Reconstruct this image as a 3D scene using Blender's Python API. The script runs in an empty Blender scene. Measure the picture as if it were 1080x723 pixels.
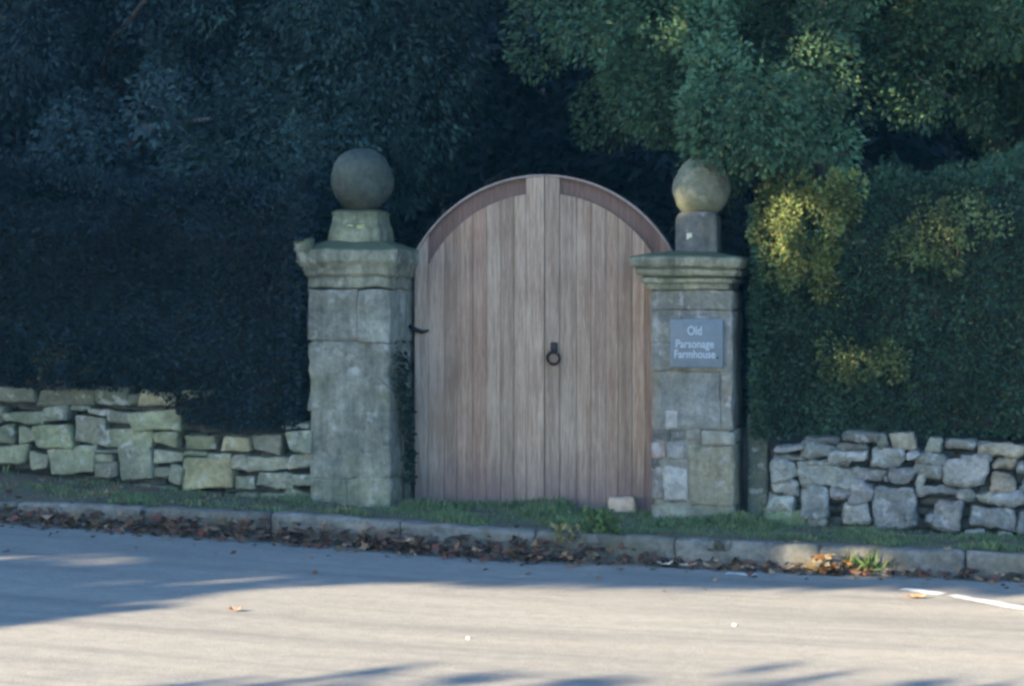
import bpy, bmesh, math, random
import numpy as np
from mathutils import Vector, noise
random.seed(4); RNG = np.random.default_rng(7)
SC = bpy.context.scene
COL = SC.collection
PI = math.pi

# ---------------------------------------------------------------- world, sun, camera
SUN_EL = math.radians(18)
SUN_H = (0.6, 0.8)                       # horizontal travel of the light (from the left, behind the camera)
LDIR = Vector((SUN_H[0]*math.cos(SUN_EL), SUN_H[1]*math.cos(SUN_EL), -math.sin(SUN_EL)))
w = bpy.data.worlds.new("World"); SC.world = w; w.use_nodes = True
nt = w.node_tree
sky = nt.nodes.new('ShaderNodeTexSky'); sky.sky_type = 'NISHITA'; sky.sun_disc = False
sky.sun_elevation = SUN_EL; sky.sun_rotation = math.radians(216.87); sky.ozone_density = 4.2; sky.dust_density = .4
nt.links.new(sky.outputs[0], nt.nodes['Background'].inputs[0])
nt.nodes['Background'].inputs[1].default_value = 0.10
sl = bpy.data.lights.new('sun', 'SUN'); sl.energy = 5.0; sl.angle = math.radians(0.5); sl.color = (1.0, 0.82, 0.57)
so = bpy.data.objects.new('sun', sl); COL.objects.link(so); so.location = (-20, -25, 20)
so.rotation_euler = (-LDIR).to_track_quat('Z', 'Y').to_euler()
YAW = math.radians(13)
cam = bpy.data.cameras.new('camera'); co = bpy.data.objects.new('camera', cam); COL.objects.link(co)
co.location = (15*math.sin(YAW), -15*math.cos(YAW), 1.73); co.rotation_euler = (PI/2, 0, YAW)
cam.lens = 75.5; cam.sensor_width = 36; cam.shift_y = -51.5/1080; cam.clip_end = 500
SC.camera = co
SC.view_settings.view_transform = 'Standard'; SC.view_settings.look = 'None'
SC.view_settings.gamma = 1.0; SC.view_settings.exposure = 2.85
SC.render.engine = 'CYCLES'
SC.cycles.use_denoising = True
SC.cycles.pixel_filter_type = 'GAUSSIAN'; SC.cycles.filter_width = 3.2
SC.cycles.max_bounces = 6; SC.cycles.volume_bounces = 1; SC.cycles.diffuse_bounces = 3; SC.cycles.glossy_bounces = 2

# ---------------------------------------------------------------- helpers
def tag(o, label=None, cat=None, group=None, kind=None):
    for k, v in (('label', label), ('category', cat), ('group', group), ('kind', kind)):
        if v: o[k] = v
    return o
def empty(name, loc, label, cat, group=None):
    o = bpy.data.objects.new(name, None); COL.objects.link(o); o.location = loc; o.empty_display_size = .2
    return tag(o, label, cat, group)
class MB:
    """collects vertices, faces and a tint per vertex; build() links ONE mesh object"""
    def __init__(s): s.v = []; s.f = []; s.c = []
    def add(s, v, f, tint=(1, 1, 1)):
        n = len(s.v); s.v += [tuple(p) for p in v]; s.f += [tuple(i+n for i in q) for q in f]
        s.c += [tint]*len(v) if not isinstance(tint, list) else tint
    def build(s, name, mat, parent=None, smooth=True):
        me = bpy.data.meshes.new(name)
        off = parent.matrix_basis.translation if parent and parent.parent is None else Vector((0, 0, 0))
        if parent and parent.parent: off = parent.parent.matrix_basis.translation
        me.from_pydata([(p[0]-off[0], p[1]-off[1], p[2]-off[2]) for p in s.v], [], s.f)
        a = me.color_attributes.new('tint', 'FLOAT_COLOR', 'POINT')
        a.data.foreach_set('color', np.array([(*c, 1) for c in s.c], dtype=np.float32).ravel())
        if smooth: me.polygons.foreach_set('use_smooth', [True]*len(me.polygons))
        me.materials.append(mat); me.update()
        o = bpy.data.objects.new(name, me); COL.objects.link(o)
        if parent: o.parent = parent
        return o
def nmesh(name, V, C, mat, parent=None, n=4, smooth=False):
    """numpy quads: V (k, n, 3), C (k, 3)"""
    k = len(V); off = np.array(parent.matrix_basis.translation if parent and parent.parent is None else (0, 0, 0))
    me = bpy.data.meshes.new(name)
    me.vertices.add(k*n); me.vertices.foreach_set('co', (V.reshape(-1, 3)-off).astype(np.float32).ravel())
    me.loops.add(k*n); me.loops.foreach_set('vertex_index', np.arange(k*n, dtype=np.int32))
    me.polygons.add(k); me.polygons.foreach_set('loop_start', np.arange(0, k*n, n, dtype=np.int32))
    me.polygons.foreach_set('loop_total', np.full(k, n, dtype=np.int32))
    me.update(calc_edges=True)
    a = me.color_attributes.new('tint', 'FLOAT_COLOR', 'POINT')
    a.data.foreach_set('color', np.repeat(np.c_[C, np.ones(k)], n, axis=0).astype(np.float32).ravel())
    me.materials.append(mat); me.validate()
    o = bpy.data.objects.new(name, me); COL.objects.link(o)
    if parent: o.parent = parent
    return o
def fbm(p, f, oct=3):
    s = Vector((0, 0, 0)); a = 1
    for i in range(oct):
        s += noise.noise_vector(p*f)*a; a *= .5; f *= 2.1
    return s
def lat(h, r, n):
    a = [-h, -h+.45*r, -h+r]; b = [h-r, h-.45*r, h]
    return a + [-h+r+(2*h-2*r)*(i+1)/(n+1) for i in range(n)] + b
def rbox(mb, c, half, rad, amp=.01, freq=6, n=(3, 1, 3), warp=None, tint=(1, 1, 1), seed=0, rotz=0):
    """rounded, noise-roughened block; warp maps a local point (unit -1..1 box) to extra offset"""
    hx, hy, hz = half; rad = min(rad, hx*.9, hy*.9, hz*.9)
    ax = [lat(h, rad, k) for h, k in zip(half, n)]
    idx = {}; V = []
    def vid(i, j, k):
        if (i, j, k) in idx: return idx[(i, j, k)]
        p = Vector((ax[0][i], ax[1][j], ax[2][k]))
        q = Vector((max(-hx+rad, min(hx-rad, p.x)), max(-hy+rad, min(hy-rad, p.y)), max(-hz+rad, min(hz-rad, p.z))))
        d = p-q
        if d.length > 1e-6:
            p = q+d*(rad/max(d.length, rad))
        if warp: p = warp(p)
        g = Vector(c)
        if rotz: p = Vector((p.x*math.cos(rotz)-p.y*math.sin(rotz), p.x*math.sin(rotz)+p.y*math.cos(rotz), p.z))
        p = g+p
        p = p+fbm(p+Vector((seed*3.1, seed*1.7, 0)), freq, 4)*amp
        idx[(i, j, k)] = len(V); V.append(p); return idx[(i, j, k)]
    F = []
    nx, ny, nz = (len(a)-1 for a in ax)
    for i in range(nx):
        for k in range(nz):
            F.append((vid(i, 0, k), vid(i+1, 0, k), vid(i+1, 0, k+1), vid(i, 0, k+1)))
            F.append((vid(i, ny, k), vid(i, ny, k+1), vid(i+1, ny, k+1), vid(i+1, ny, k)))
    for j in range(ny):
        for k in range(nz):
            F.append((vid(0, j, k), vid(0, j, k+1), vid(0, j+1, k+1), vid(0, j+1, k)))
            F.append((vid(nx, j, k), vid(nx, j+1, k), vid(nx, j+1, k+1), vid(nx, j, k+1)))
    for i in range(nx):
        for j in range(ny):
            F.append((vid(i, j, 0), vid(i, j+1, 0), vid(i+1, j+1, 0), vid(i+1, j, 0)))
            F.append((vid(i, j, nz), vid(i+1, j, nz), vid(i+1, j+1, nz), vid(i, j+1, nz)))
    mb.add(V, F, tint)
def tube(mb, pts, rads, sides=8, tint=(1, 1, 1), rough=0):
    V = []; F = []
    for i, (p, r) in enumerate(zip(pts, rads)):
        p = Vector(p); a = Vector(pts[max(0, i-1)]); b = Vector(pts[min(len(pts)-1, i+1)])
        t = (b-a).normalized(); u = t.orthogonal().normalized(); q = t.cross(u)
        for s in range(sides):
            an = 2*PI*s/sides; rr = r*(1+rough*(noise.noise(p*3+Vector((s*.7, 0, 0)))))
            V.append(p+u*math.cos(an)*rr+q*math.sin(an)*rr)
    for i in range(len(pts)-1):
        for s in range(sides):
            s2 = (s+1) % sides
            F.append((i*sides+s, i*sides+s2, (i+1)*sides+s2, (i+1)*sides+s))
    F.append(tuple(range(sides))[::-1]); F.append(tuple((len(pts)-1)*sides+s for s in range(sides)))
    mb.add(V, F, tint)
def interp(x, xs, ys): return float(np.interp(x, xs, ys))

# ---------------------------------------------------------------- terrain heights (m), u along the wall, v away from the road
UK = [-14, -8, -3.4, -1.13, .23, 2.13, 3.47, 8, 14]
def z_road0(u): return interp(u, UK, [.60, .37, .176, .078, .015, -.022, -.036, -.10, -.18])
def z_kerb(u):  return interp(u, UK, [.74, .51, .307, .265, .197, .150, .135, .07, -.01])
def z_wall(u):  return interp(u, [-14, -8, -3.9, -1.47, -.85, 1.06, 1.8, 3.5, 8, 14], [1.0, .68, .41, .24, .215, .17, .165, .115, .03, -.08])
def z_road(u, v): return z_road0(u)*max(.0, min(1, (30+v)/29)) if v < -1 else z_road0(u)
def z_ground(u, v):
    if v < -.93: return z_road(u, v)-.03
    if v < 0: return z_kerb(u)-.012+(z_wall(u)-z_kerb(u)+.012)*(v+.9)/.9 if v > -.9 else z_road0(u)-.03
    return z_wall(u)+min(v, 12)*.03+max(0, min(v-14.5, 12))*.9

# ---------------------------------------------------------------- materials
def mat(name): 
    m = bpy.data.materials.new(name); m.use_nodes = True
    n = m.node_tree; return m, n, n.nodes['Principled BSDF']
def N(n, t, **kw):
    x = n.nodes.new(t)
    for k, v in kw.items(): setattr(x, k, v)
    return x
def noise_n(n, scale, detail=4, rough=.6, vec=None):
    x = N(n, 'ShaderNodeTexNoise'); x.inputs['Scale'].default_value = scale; x.inputs['Detail'].default_value = detail; x.inputs['Roughness'].default_value = rough
    if vec: n.links.new(vec, x.inputs['Vector'])
    return x
def ramp(n, fac, stops):
    r = N(n, 'ShaderNodeValToRGB'); e = r.color_ramp.elements
    while len(e) < len(stops): e.new(.5)
    for i, (p, c) in enumerate(stops): e[i].position = p; e[i].color = (*c, 1) if len(c) == 3 else c
    n.links.new(fac, r.inputs[0]); return r
def mix(n, fac, a, b, mode='MIX'):
    x = N(n, 'ShaderNodeMix', data_type='RGBA', blend_type=mode)
    for s, v in ((0, fac), (6, a), (7, b)):
        if hasattr(v, 'links') or isinstance(v, bpy.types.NodeSocket): n.links.new(v, x.inputs[s])
        else: x.inputs[s].default_value = v if s == 0 else (*v, 1)
    return x.outputs[2]
def geo_pos(n): return N(n, 'ShaderNodeNewGeometry').outputs['Position']
def mapping(n, vec, sc):
    x = N(n, 'ShaderNodeMapping'); x.inputs['Scale'].default_value = sc; n.links.new(vec, x.inputs['Vector']); return x.outputs[0]
def bump(n, b, h, st, dist=.02):
    x = N(n, 'ShaderNodeBump'); x.inputs['Strength'].default_value = st; x.inputs['Distance'].default_value = dist
    n.links.new(h, x.inputs['Height']); n.links.new(x.outputs[0], b.inputs['Normal'])
def tintn(n): return N(n, 'ShaderNodeAttribute', attribute_name='tint').outputs['Color']

def stone_mat(name, base, moss=(.16, .19, .09), moss_amt=.4, light=(.42, .42, .38), sc=1.0, streak=0, topmoss=None, rough=1):
    m, n, b = mat(name); p = geo_pos(n)
    big = noise_n(n, 3.2*sc, 5, .62, p); fine = noise_n(n, 22*sc, 5, .7, p); lich = noise_n(n, 9*sc, 3, .6, p); ms = noise_n(n, 2.3, 4, .65, p)
    c = mix(n, 1.0, base, tintn(n), 'MULTIPLY')
    c = mix(n, .75, c, ramp(n, big.outputs[0], [(.32, (.45, .46, .46)), (.68, (1.45, 1.43, 1.38))]).outputs[0], 'MULTIPLY')
    c = mix(n, .75, c, ramp(n, fine.outputs[0], [(.3, (.55, .55, .55)), (.65, (1.3, 1.3, 1.3))]).outputs[0], 'MULTIPLY')
    c = mix(n, ramp(n, lich.outputs[0], [(.57, (0, 0, 0)), (.66, (.65, .65, .65))]).outputs[0], c, light)
    c = mix(n, ramp(n, ms.outputs[0], [(.5, (0, 0, 0)), (.66, (moss_amt,)*3)]).outputs[0], c, moss)
    if streak:
        sn = noise_n(n, 1.0, 5, .65, mapping(n, p, (11, 11, 1.6)))
        c = mix(n, streak, c, ramp(n, sn.outputs[0], [(.36, (.42, .45, .44)), (.52, (1, 1, 1)), (.66, (1.35, 1.34, 1.3))]).outputs[0], 'MULTIPLY')
    if topmoss:
        sx = N(n, 'ShaderNodeSeparateXYZ'); n.links.new(N(n, 'ShaderNodeNewGeometry').outputs['Normal'], sx.inputs[0])
        ad = N(n, 'ShaderNodeMath', operation='MULTIPLY_ADD'); n.links.new(big.outputs[0], ad.inputs[0]); ad.inputs[1].default_value = .8; n.links.new(sx.outputs[2], ad.inputs[2])
        c = mix(n, ramp(n, ad.outputs[0], [(.62, (0, 0, 0)), (.95, (.9, .9, .9))]).outputs[0], c, topmoss)
    n.links.new(c, b.inputs['Base Color']); b.inputs['Roughness'].default_value = .9; b.inputs['Specular IOR Level'].default_value = .2
    bump(n, b, fine.outputs[0], min(1, .5*rough), .012*rough)
    return m
M_WALL_L = stone_mat('mossy_limestone', (.245, .25, .195), (.12, .145, .075), .45, rough=2)
M_WALL_R = stone_mat('grey_limestone', (.245, .255, .25), (.15, .17, .11), .15, (.40, .41, .40), 1.4, rough=2.6)
M_PILLAR_L = stone_mat('grey_pillar_stone', (.205, .213, .185), (.115, .125, .075), .6, (.30, .315, .30), .8, .5, rough=1.6)
M_PILLAR_R = stone_mat('patched_pillar_stone', (.21, .212, .195), (.17, .155, .10), .5, (.32, .325, .32), .9, .35, rough=1.6)
M_CAP = stone_mat('weathered_cap_stone', (.20, .21, .175), (.09, .11, .06), .5, (.31, .315, .27), 1.0, .6, (.06, .075, .04))
M_BALL = stone_mat('shaded_lichen_stone', (.062, .075, .062), (.035, .048, .03), .5, (.085, .095, .075), 1.0)  # left ball: dark lichen, with tree shade put into the colour too
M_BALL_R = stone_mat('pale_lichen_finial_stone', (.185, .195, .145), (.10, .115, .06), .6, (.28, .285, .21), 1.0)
M_KERB = stone_mat('kerb_concrete', (.128, .128, .118), (.085, .08, .05), .65, (.17, .17, .16), 1.2)
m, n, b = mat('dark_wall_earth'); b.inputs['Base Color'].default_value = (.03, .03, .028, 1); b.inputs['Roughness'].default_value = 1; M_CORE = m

def wood_mat(name, base, dark):
    m, n, b = mat(name); p = geo_pos(n)
    st = mapping(n, p, (14, 14, .7)); g = noise_n(n, 3.5, 6, .65, st); g2 = noise_n(n, 14, 4, .6, st); blot = noise_n(n, 2.2, 3, .6, p)
    c = mix(n, 1.0, base, tintn(n), 'MULTIPLY')
    c = mix(n, ramp(n, g.outputs[0], [(.42, (.85,)*3), (.6, (0, 0, 0))]).outputs[0], c, mix(n, 1.0, dark, tintn(n), 'MULTIPLY'))
    c = mix(n, .5, c, ramp(n, g2.outputs[0], [(.3, (.65, .63, .62)), (.7, (1.25, 1.25, 1.25))]).outputs[0], 'MULTIPLY')
    c = mix(n, .6, c, ramp(n, blot.outputs[0], [(.35, (.78, .72, .7)), (.65, (1.12, 1.14, 1.14))]).outputs[0], 'MULTIPLY')
    # rain splash staining of the bottom of the boards (a stain with a shape of its own)
    z = N(n, 'ShaderNodeSeparateXYZ'); n.links.new(p, z.inputs[0])
    ad = N(n, 'ShaderNodeMath', operation='MULTIPLY_ADD'); n.links.new(g.outputs[0], ad.inputs[0]); ad.inputs[1].default_value = .5; n.links.new(z.outputs[2], ad.inputs[2])
    c = mix(n, ramp(n, ad.outputs[0], [(.5, (.8,)*3), (.92, (0, 0, 0))]).outputs[0], c, (.13, .095, .095))
    n.links.new(c, b.inputs['Base Color']); b.inputs['Roughness'].default_value = .75; b.inputs['Specular IOR Level'].default_value = .25
    bump(n, b, g.outputs[0], .3, .006)
    return m
M_WOOD = wood_mat('weathered_cedar', (.395, .32, .252), (.26, .19, .14))
M_RIM = wood_mat('weathered_cedar_rim', (.16, .108, .092), (.115, .078, .065))
M_CAPRAIL = wood_mat('pale_cedar_edge', (.29, .255, .235), (.25, .215, .20))
m, n, b = mat('black_iron'); b.inputs['Base Color'].default_value = (.012, .012, .016, 1); b.inputs['Roughness'].default_value = .45; b.inputs['Metallic'].default_value = .6; M_IRON = m
m, n, b = mat('slate_sign'); p = geo_pos(n); x = noise_n(n, 18, 4, .6, p)
n.links.new(ramp(n, x.outputs[0], [(.3, (.075, .108, .135)), (.7, (.10, .135, .162))]).outputs[0], b.inputs['Base Color']); b.inputs['Roughness'].default_value = .5; M_SLATE = m
m, n, b = mat('sign_paint'); b.inputs['Base Color'].default_value = (.31, .38, .44, 1); b.inputs['Roughness'].default_value = .6; M_LETTER = m
m, n, b = mat('tan_block'); p = geo_pos(n); x = noise_n(n, 14, 5, .6, p)
n.links.new(ramp(n, x.outputs[0], [(.3, (.32, .24, .17)), (.7, (.50, .40, .30))]).outputs[0], b.inputs['Base Color']); b.inputs['Roughness'].default_value = .9; M_SAND = m

# asphalt: worn, pale with age, darker wheel-polished streaks and patches
m, n, b = mat('worn_asphalt'); p = geo_pos(n)
ag = noise_n(n, 160, 2, .6, p); pat = noise_n(n, .8, 4, .6, mapping(n, p, (.35, 1.4, 1))); st = noise_n(n, 2.0, 4, .65, mapping(n, p, (.12, 1.6, 1))); mid = noise_n(n, 11, 4, .6, p)
c = ramp(n, pat.outputs[0], [(.3, (.175, .170, .154)), (.7, (.220, .213, .190))]).outputs[0]
c = mix(n, .8, c, ramp(n, st.outputs[0], [(.34, (.72, .73, .75)), (.5, (1, 1, 1)), (.68, (1.14, 1.12, 1.08))]).outputs[0], 'MULTIPLY')
c = mix(n, .5, c, ramp(n, mid.outputs[0], [(.3, (.8, .8, .8)), (.7, (1.2, 1.2, 1.2))]).outputs[0], 'MULTIPLY')
c = mix(n, .7, c, ramp(n, ag.outputs[0], [(.35, (.6, .6, .6)), (.65, (1.4, 1.4, 1.4))]).outputs[0], 'MULTIPLY')
n.links.new(c, b.inputs['Base Color']); b.inputs['Roughness'].default_value = .85; b.inputs['Specular IOR Level'].default_value = .3
bump(n, b, ag.outputs[0], .6, .006); M_ROAD = m
m, n, b = mat('worn_line_paint'); p = geo_pos(n); x = noise_n(n, 26, 4, .7, p)
n.links.new(ramp(n, x.outputs[0], [(.3, (.22, .215, .205)), (.52, (.55, .54, .51))]).outputs[0], b.inputs['Base Color']); b.inputs['Roughness'].default_value = .7; M_LINE = m
m, n, b = mat('leaf_mould_earth'); p = geo_pos(n); x = noise_n(n, 5, 6, .7, p); y = noise_n(n, 40, 4, .7, p)
c = ramp(n, x.outputs[0], [(.35, (.05, .04, .03)), (.55, (.085, .07, .05)), (.7, (.06, .075, .035))]).outputs[0]
c = mix(n, .6, c, ramp(n, y.outputs[0], [(.3, (.5, .5, .5)), (.7, (1.5, 1.4, 1.3))]).outputs[0], 'MULTIPLY')
n.links.new(c, b.inputs['Base Color']); b.inputs['Roughness'].default_value = 1; bump(n, b, y.outputs[0], .6, .02); M_EARTH = m
m, n, b = mat('tree_bark'); p = geo_pos(n); x = noise_n(n, 6, 6, .7, mapping(n, p, (2, 2, .5)))
n.links.new(ramp(n, x.outputs[0], [(.3, (.05, .042, .035)), (.7, (.15, .13, .11))]).outputs[0], b.inputs['Base Color']); b.inputs['Roughness'].default_value = .95; bump(n, b, x.outputs[0], .7, .03); M_BARK = m
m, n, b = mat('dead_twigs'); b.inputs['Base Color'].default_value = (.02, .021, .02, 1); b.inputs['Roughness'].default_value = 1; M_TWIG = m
def leaf_mat(name, rough=.5, spec=.35, trans=.0):
    m, n, b = mat(name); n.links.new(tintn(n), b.inputs['Base Color'])
    b.inputs['Roughness'].default_value = rough; b.inputs['Specular IOR Level'].default_value = spec
    if trans:
        t = N(n, 'ShaderNodeBsdfTranslucent'); n.links.new(tintn(n), t.inputs[0]); s = N(n, 'ShaderNodeMixShader'); s.inputs[0].default_value = trans
        n.links.new(b.outputs[0], s.inputs[1]); n.links.new(t.outputs[0], s.inputs[2]); n.links.new(s.outputs[0], n.nodes['Material Output'].inputs[0])
    return m
M_LEAF = leaf_mat('evergreen_leaves', .7, .16, .2)
M_GRASS = leaf_mat('grass_blades', .55, .3, .3)
M_DRY = leaf_mat('dry_leaves', .8, .2, .1)

# ---------------------------------------------------------------- ground, road, kerb, line
def sheet(name, us, vs, zf, m):
    mb = MB(); V = [(u, v, zf(u, v)) for v in vs for u in us]; k = len(us)
    F = [(j*k+i, j*k+i+1, (j+1)*k+i+1, (j+1)*k+i) for j in range(len(vs)-1) for i in range(k-1)]
    mb.add(V, F); return tag(mb.build(name, m), kind='structure')
US = [-300, -120, -60, -30] + [round(-14+i*.5, 2) for i in range(57)] + [30, 60, 120, 300]
sheet('ground', US, [-300, -120, -60, -30, -22, -16, -13.5, -10, -6, -3, -2, -1.2, -.93, -.899, -.7, -.5, -.25, 0, .5, 1, 2, 4, 8, 12, 14.5, 16, 20, 24, 27, 40, 60, 120, 300], z_ground, M_EARTH)
UR = [-120, -60, -30] + [round(-14+i*.5, 2) for i in range(57)] + [30, 60, 120]
sheet('road', UR, [-11.5, -10, -8, -6, -5, -4, -3, -2.5, -2, -1.5, -1.2, -.97], z_road, M_ROAD)
mb = MB(); u = -9.0; k = 0
while u < 9:
    L = random.choice((.9, .92, .91, .6)); c = u+L/2
    rbox(mb, (c, -.93, (z_kerb(c)+z_road0(c))/2-.06), (L/2-.001, .07, (z_kerb(c)-z_road0(c))/2+.06), .034, .014, 5, (7, 2, 3), tint=(random.uniform(.8, 1.1),)*3, seed=k,
         warp=lambda p, c=c: Vector((p.x, p.y, p.z+(z_kerb(c+p.x)-z_kerb(c)))))
    u += L; k += 1
tag(mb.build('kerb', M_KERB), kind='structure')
LINE = [(-9, -8.5), (-5, -4.6), (-2.68, -2.42), (-2.14, -2.09), (-1.57, -1.75), (-.63, -1.40), (.39, -1.22), (1.51, -1.24), (1.81, -1.27), (2.81, -1.64), (3.12, -1.87), (3.46, -2.23), (4.3, -3.1), (6, -4.9), (9, -8)]
def strip(pieces, wd):
    mb = MB()
    for a, e, amt in pieces:
        nn = max(3, int((e-a)/.02)); prev = None
        for i in range(nn+1):
            u = a+(e-a)*i/nn; v = interp(u, [p[0] for p in LINE], [p[1] for p in LINE]); 
            sl_ = (interp(u+.05, [p[0] for p in LINE], [p[1] for p in LINE])-v)/.05; ln = math.hypot(1, sl_); nx, ny = -sl_/ln, 1/ln
            h = wd/2*(1+.8*noise.noise(Vector((u*9, 1, 0)))); h2 = wd/2*(1+.8*noise.noise(Vector((u*9, 7, 0))))
            if noise.noise(Vector((u*4.3, 3.3, 0)))*.5+.5 > amt: prev = None; continue
            A = (u+nx*h, v+ny*h, z_road(u+nx*h, v+ny*h)+.004); B = (u-nx*h2, v-ny*h2, z_road(u-nx*h2, v-ny*h2)+.004)
            if prev: mb.add([prev[0], prev[1], B, A], [(0, 1, 2, 3)])
            prev = (A, B)
    return mb
tag(strip([(1.66, 1.84, .9), (2.76, 3.0, .85), (3.04, 9, 1)], .105).build('road_marking', M_LINE), kind='structure')

# ---------------------------------------------------------------- dry stone walls
T = {'g': (.82, .84, .82), 'd': (.55, .57, .53), 'l': (1.12, 1.13, 1.08), 'm': (.88, .90, .76), 't': (1.15, 1.05, .82), 'o': (.75, .95, .55)}
LW =  [(-3.96, 0.92, -3.6, 1.04, 'd'), (-3.59, 0.92, -3.15, 1.05, 'd'), (-3.14, 0.92, -2.88, 1.04, 'd'), (-2.77, 0.92, -2.51, 1.03, 't'), (-2.87, 0.92, -2.78, 1.01, 'd'), (-3.85, 0.78, -3.54, 0.87, 'g'), (-3.54, 0.79, -3.33, 0.91, 'g'), (-3.96, 0.77, -3.86, 0.89, 'd'), (-3.33, 0.88, -3.19, 0.92, 'g'), (-3.18, 0.84, -3.03, 0.9, 'l'), (-3.02, 0.78, -2.86, 0.87, 'g'), (-2.85, 0.75, -2.45, 0.88, 'm'), (-3.96, 0.63, -3.79, 0.76, 'd'), (-3.76, 0.63, -3.6, 0.75, 'l'), (-3.6, 0.59, -3.31, 0.75, 'm'), (-3.31, 0.63, -3.06, 0.84, 'g'), (-3.06, 0.62, -2.69, 0.74, 'm'), (-2.68, 0.63, -2.49, 0.74, 'm'), (-3.96, 0.47, -3.67, 0.61, 'm'), (-3.65, 0.43, -3.5, 0.58, 'l'), (-3.49, 0.4, -3.15, 0.61, 'l'), (-3.15, 0.57, -2.94, 0.6, 'g'), (-3.13, 0.51, -3.0, 0.56, 'l'), (-3.15, 0.39, -2.98, 0.5, 'g'), (-2.94, 0.38, -2.69, 0.6, 'g'), (-2.68, 0.5, -2.46, 0.6, 'g'), (-2.68, 0.37, -2.56, 0.49, 'g'), (-2.46, 0.97, -2.32, 1.04, 't'), (-2.31, 1.0, -2.19, 1.05, 'd'), (-2.44, 0.62, -2.2, 0.72, 'm'), (-2.15, 0.59, -1.95, 0.7, 't'), (-1.92, 0.58, -1.71, 0.73, 'g'), (-1.69, 0.76, -1.5, 0.81, 'g'), (-1.64, 0.59, -1.47, 0.74, 'g'), (-2.45, 0.55, -2.27, 0.59, 'g'), (-2.26, 0.53, -2.08, 0.59, 'l'), (-2.55, 0.36, -2.44, 0.5, 'g'), (-2.44, 0.31, -2.06, 0.53, 't'), (-2.08, 0.46, -1.96, 0.57, 'l'), (-1.96, 0.46, -1.66, 0.58, 'g'), (-1.65, 0.48, -1.45, 0.59, 'g'), (-2.04, 0.34, -1.91, 0.43, 'g'), (-1.88, 0.34, -1.63, 0.44, 'g'), (-1.61, 0.35, -1.45, 0.46, 'g'), (-2.3, 0.23, -2.06, 0.3, 'd'), (-2.05, 0.24, -1.88, 0.31, 'd'), (-1.87, 0.24, -1.66, 0.31, 'd'), (-1.66, 0.25, -1.46, 0.33, 'd'), (-2.84, 0.26, -2.51, 0.35, 'd')]
RW =  [(2.02, 0.71, 2.27, 0.78, 'd'), (2.29, 0.72, 2.54, 0.8, 'd'), (1.83, 0.66, 2.02, 0.7, 'g'), (2.03, 0.62, 2.22, 0.72, 'g'), (1.84, 0.61, 2.02, 0.65, 'd'), (2.03, 0.57, 2.34, 0.62, 'd'), (2.26, 0.67, 2.46, 0.72, 'd'), (2.22, 0.59, 2.46, 0.67, 'l'), (1.81, 0.47, 1.97, 0.61, 'l'), (1.99, 0.42, 2.35, 0.58, 'l'), (2.35, 0.47, 2.55, 0.58, 'g'), (2.47, 0.57, 2.69, 0.7, 'l'), (1.81, 0.36, 1.98, 0.47, 'l'), (1.78, 0.26, 1.97, 0.36, 'l'), (2.0, 0.22, 2.21, 0.42, 'g'), (2.21, 0.35, 2.34, 0.42, 'g'), (2.35, 0.33, 2.48, 0.47, 'g'), (2.28, 0.2, 2.47, 0.31, 'l'), (2.48, 0.16, 2.77, 0.44, 'g'), (1.76, 0.13, 2.02, 0.26, 'o'), (2.04, 0.15, 2.17, 0.21, 'm'), (2.61, 0.69, 2.77, 0.8, 't'), (2.53, 0.71, 2.61, 0.79, 'd'), (2.84, 0.68, 2.96, 0.78, 'm'), (2.96, 0.68, 3.17, 0.75, 'm'), (3.18, 0.65, 3.49, 0.74, 't'), (2.71, 0.61, 2.79, 0.68, 'l'), (2.79, 0.6, 2.97, 0.67, 'g'), (2.55, 0.46, 2.6, 0.56, 'g'), (2.6, 0.46, 2.75, 0.57, 'g'), (2.77, 0.49, 2.94, 0.59, 'g'), (2.77, 0.44, 2.83, 0.49, 'l'), (2.97, 0.44, 3.22, 0.61, 'l'), (3.07, 0.61, 3.26, 0.65, 'g'), (3.28, 0.57, 3.43, 0.63, 't'), (3.27, 0.41, 3.41, 0.56, 't'), (3.44, 0.55, 3.52, 0.62, 'g'), (3.45, 0.41, 3.52, 0.53, 'g'), (2.78, 0.39, 3.03, 0.43, 'g'), (3.05, 0.34, 3.17, 0.42, 'g'), (3.17, 0.36, 3.27, 0.42, 'm'), (3.26, 0.33, 3.47, 0.41, 'l'), (2.91, 0.17, 3.06, 0.37, 'g'), (2.82, 0.18, 2.9, 0.25, 'g'), (3.12, 0.16, 3.43, 0.33, 'g'), (3.44, 0.17, 3.52, 0.28, 'g'), (3.12, 0.12, 3.22, 0.15, 'l'), (3.32, 0.1, 3.39, 0.15, 'l'), (2.46, 0.11, 2.53, 0.16, 'm')]
def tj(t):
    c = T[t]; k = random.uniform(.88, 1.12); return tuple(x*k*random.uniform(.97, 1.03) for x in c)
def stone(mb, u0, z0, u1, z1, t, seed, rad=.015, amp=.012, vf=0., grow=0.):
    hw, hh = (u1-u0)/2+.004+grow, (z1-z0)/2-.003+grow
    j = [random.uniform(-1, 1)*min(.022, hh*.3) for _ in range(8)]
    dep = random.uniform(.10, .15); out = random.uniform(-.025, .02)
    def warp(p):
        a, c2 = p.x/hw, p.z/hh
        dx = j[0]*(1-a)*(1-c2)+j[1]*(1+a)*(1-c2)+j[2]*(1-a)*(1+c2)+j[3]*(1+a)*(1+c2)
        dz = j[4]*(1-a)*(1-c2)+j[5]*(1+a)*(1-c2)+j[6]*(1-a)*(1+c2)+j[7]*(1+a)*(1+c2)
        return Vector((p.x+dx*.35, p.y, p.z+dz*.35))
    rbox(mb, ((u0+u1)/2, vf+dep+out, (z0+z1)/2), (hw, dep, hh), rad, amp, 9, (max(3, int(hw*50)), 1, max(2, int(hh*50))), warp, tj(t), seed)
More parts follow.
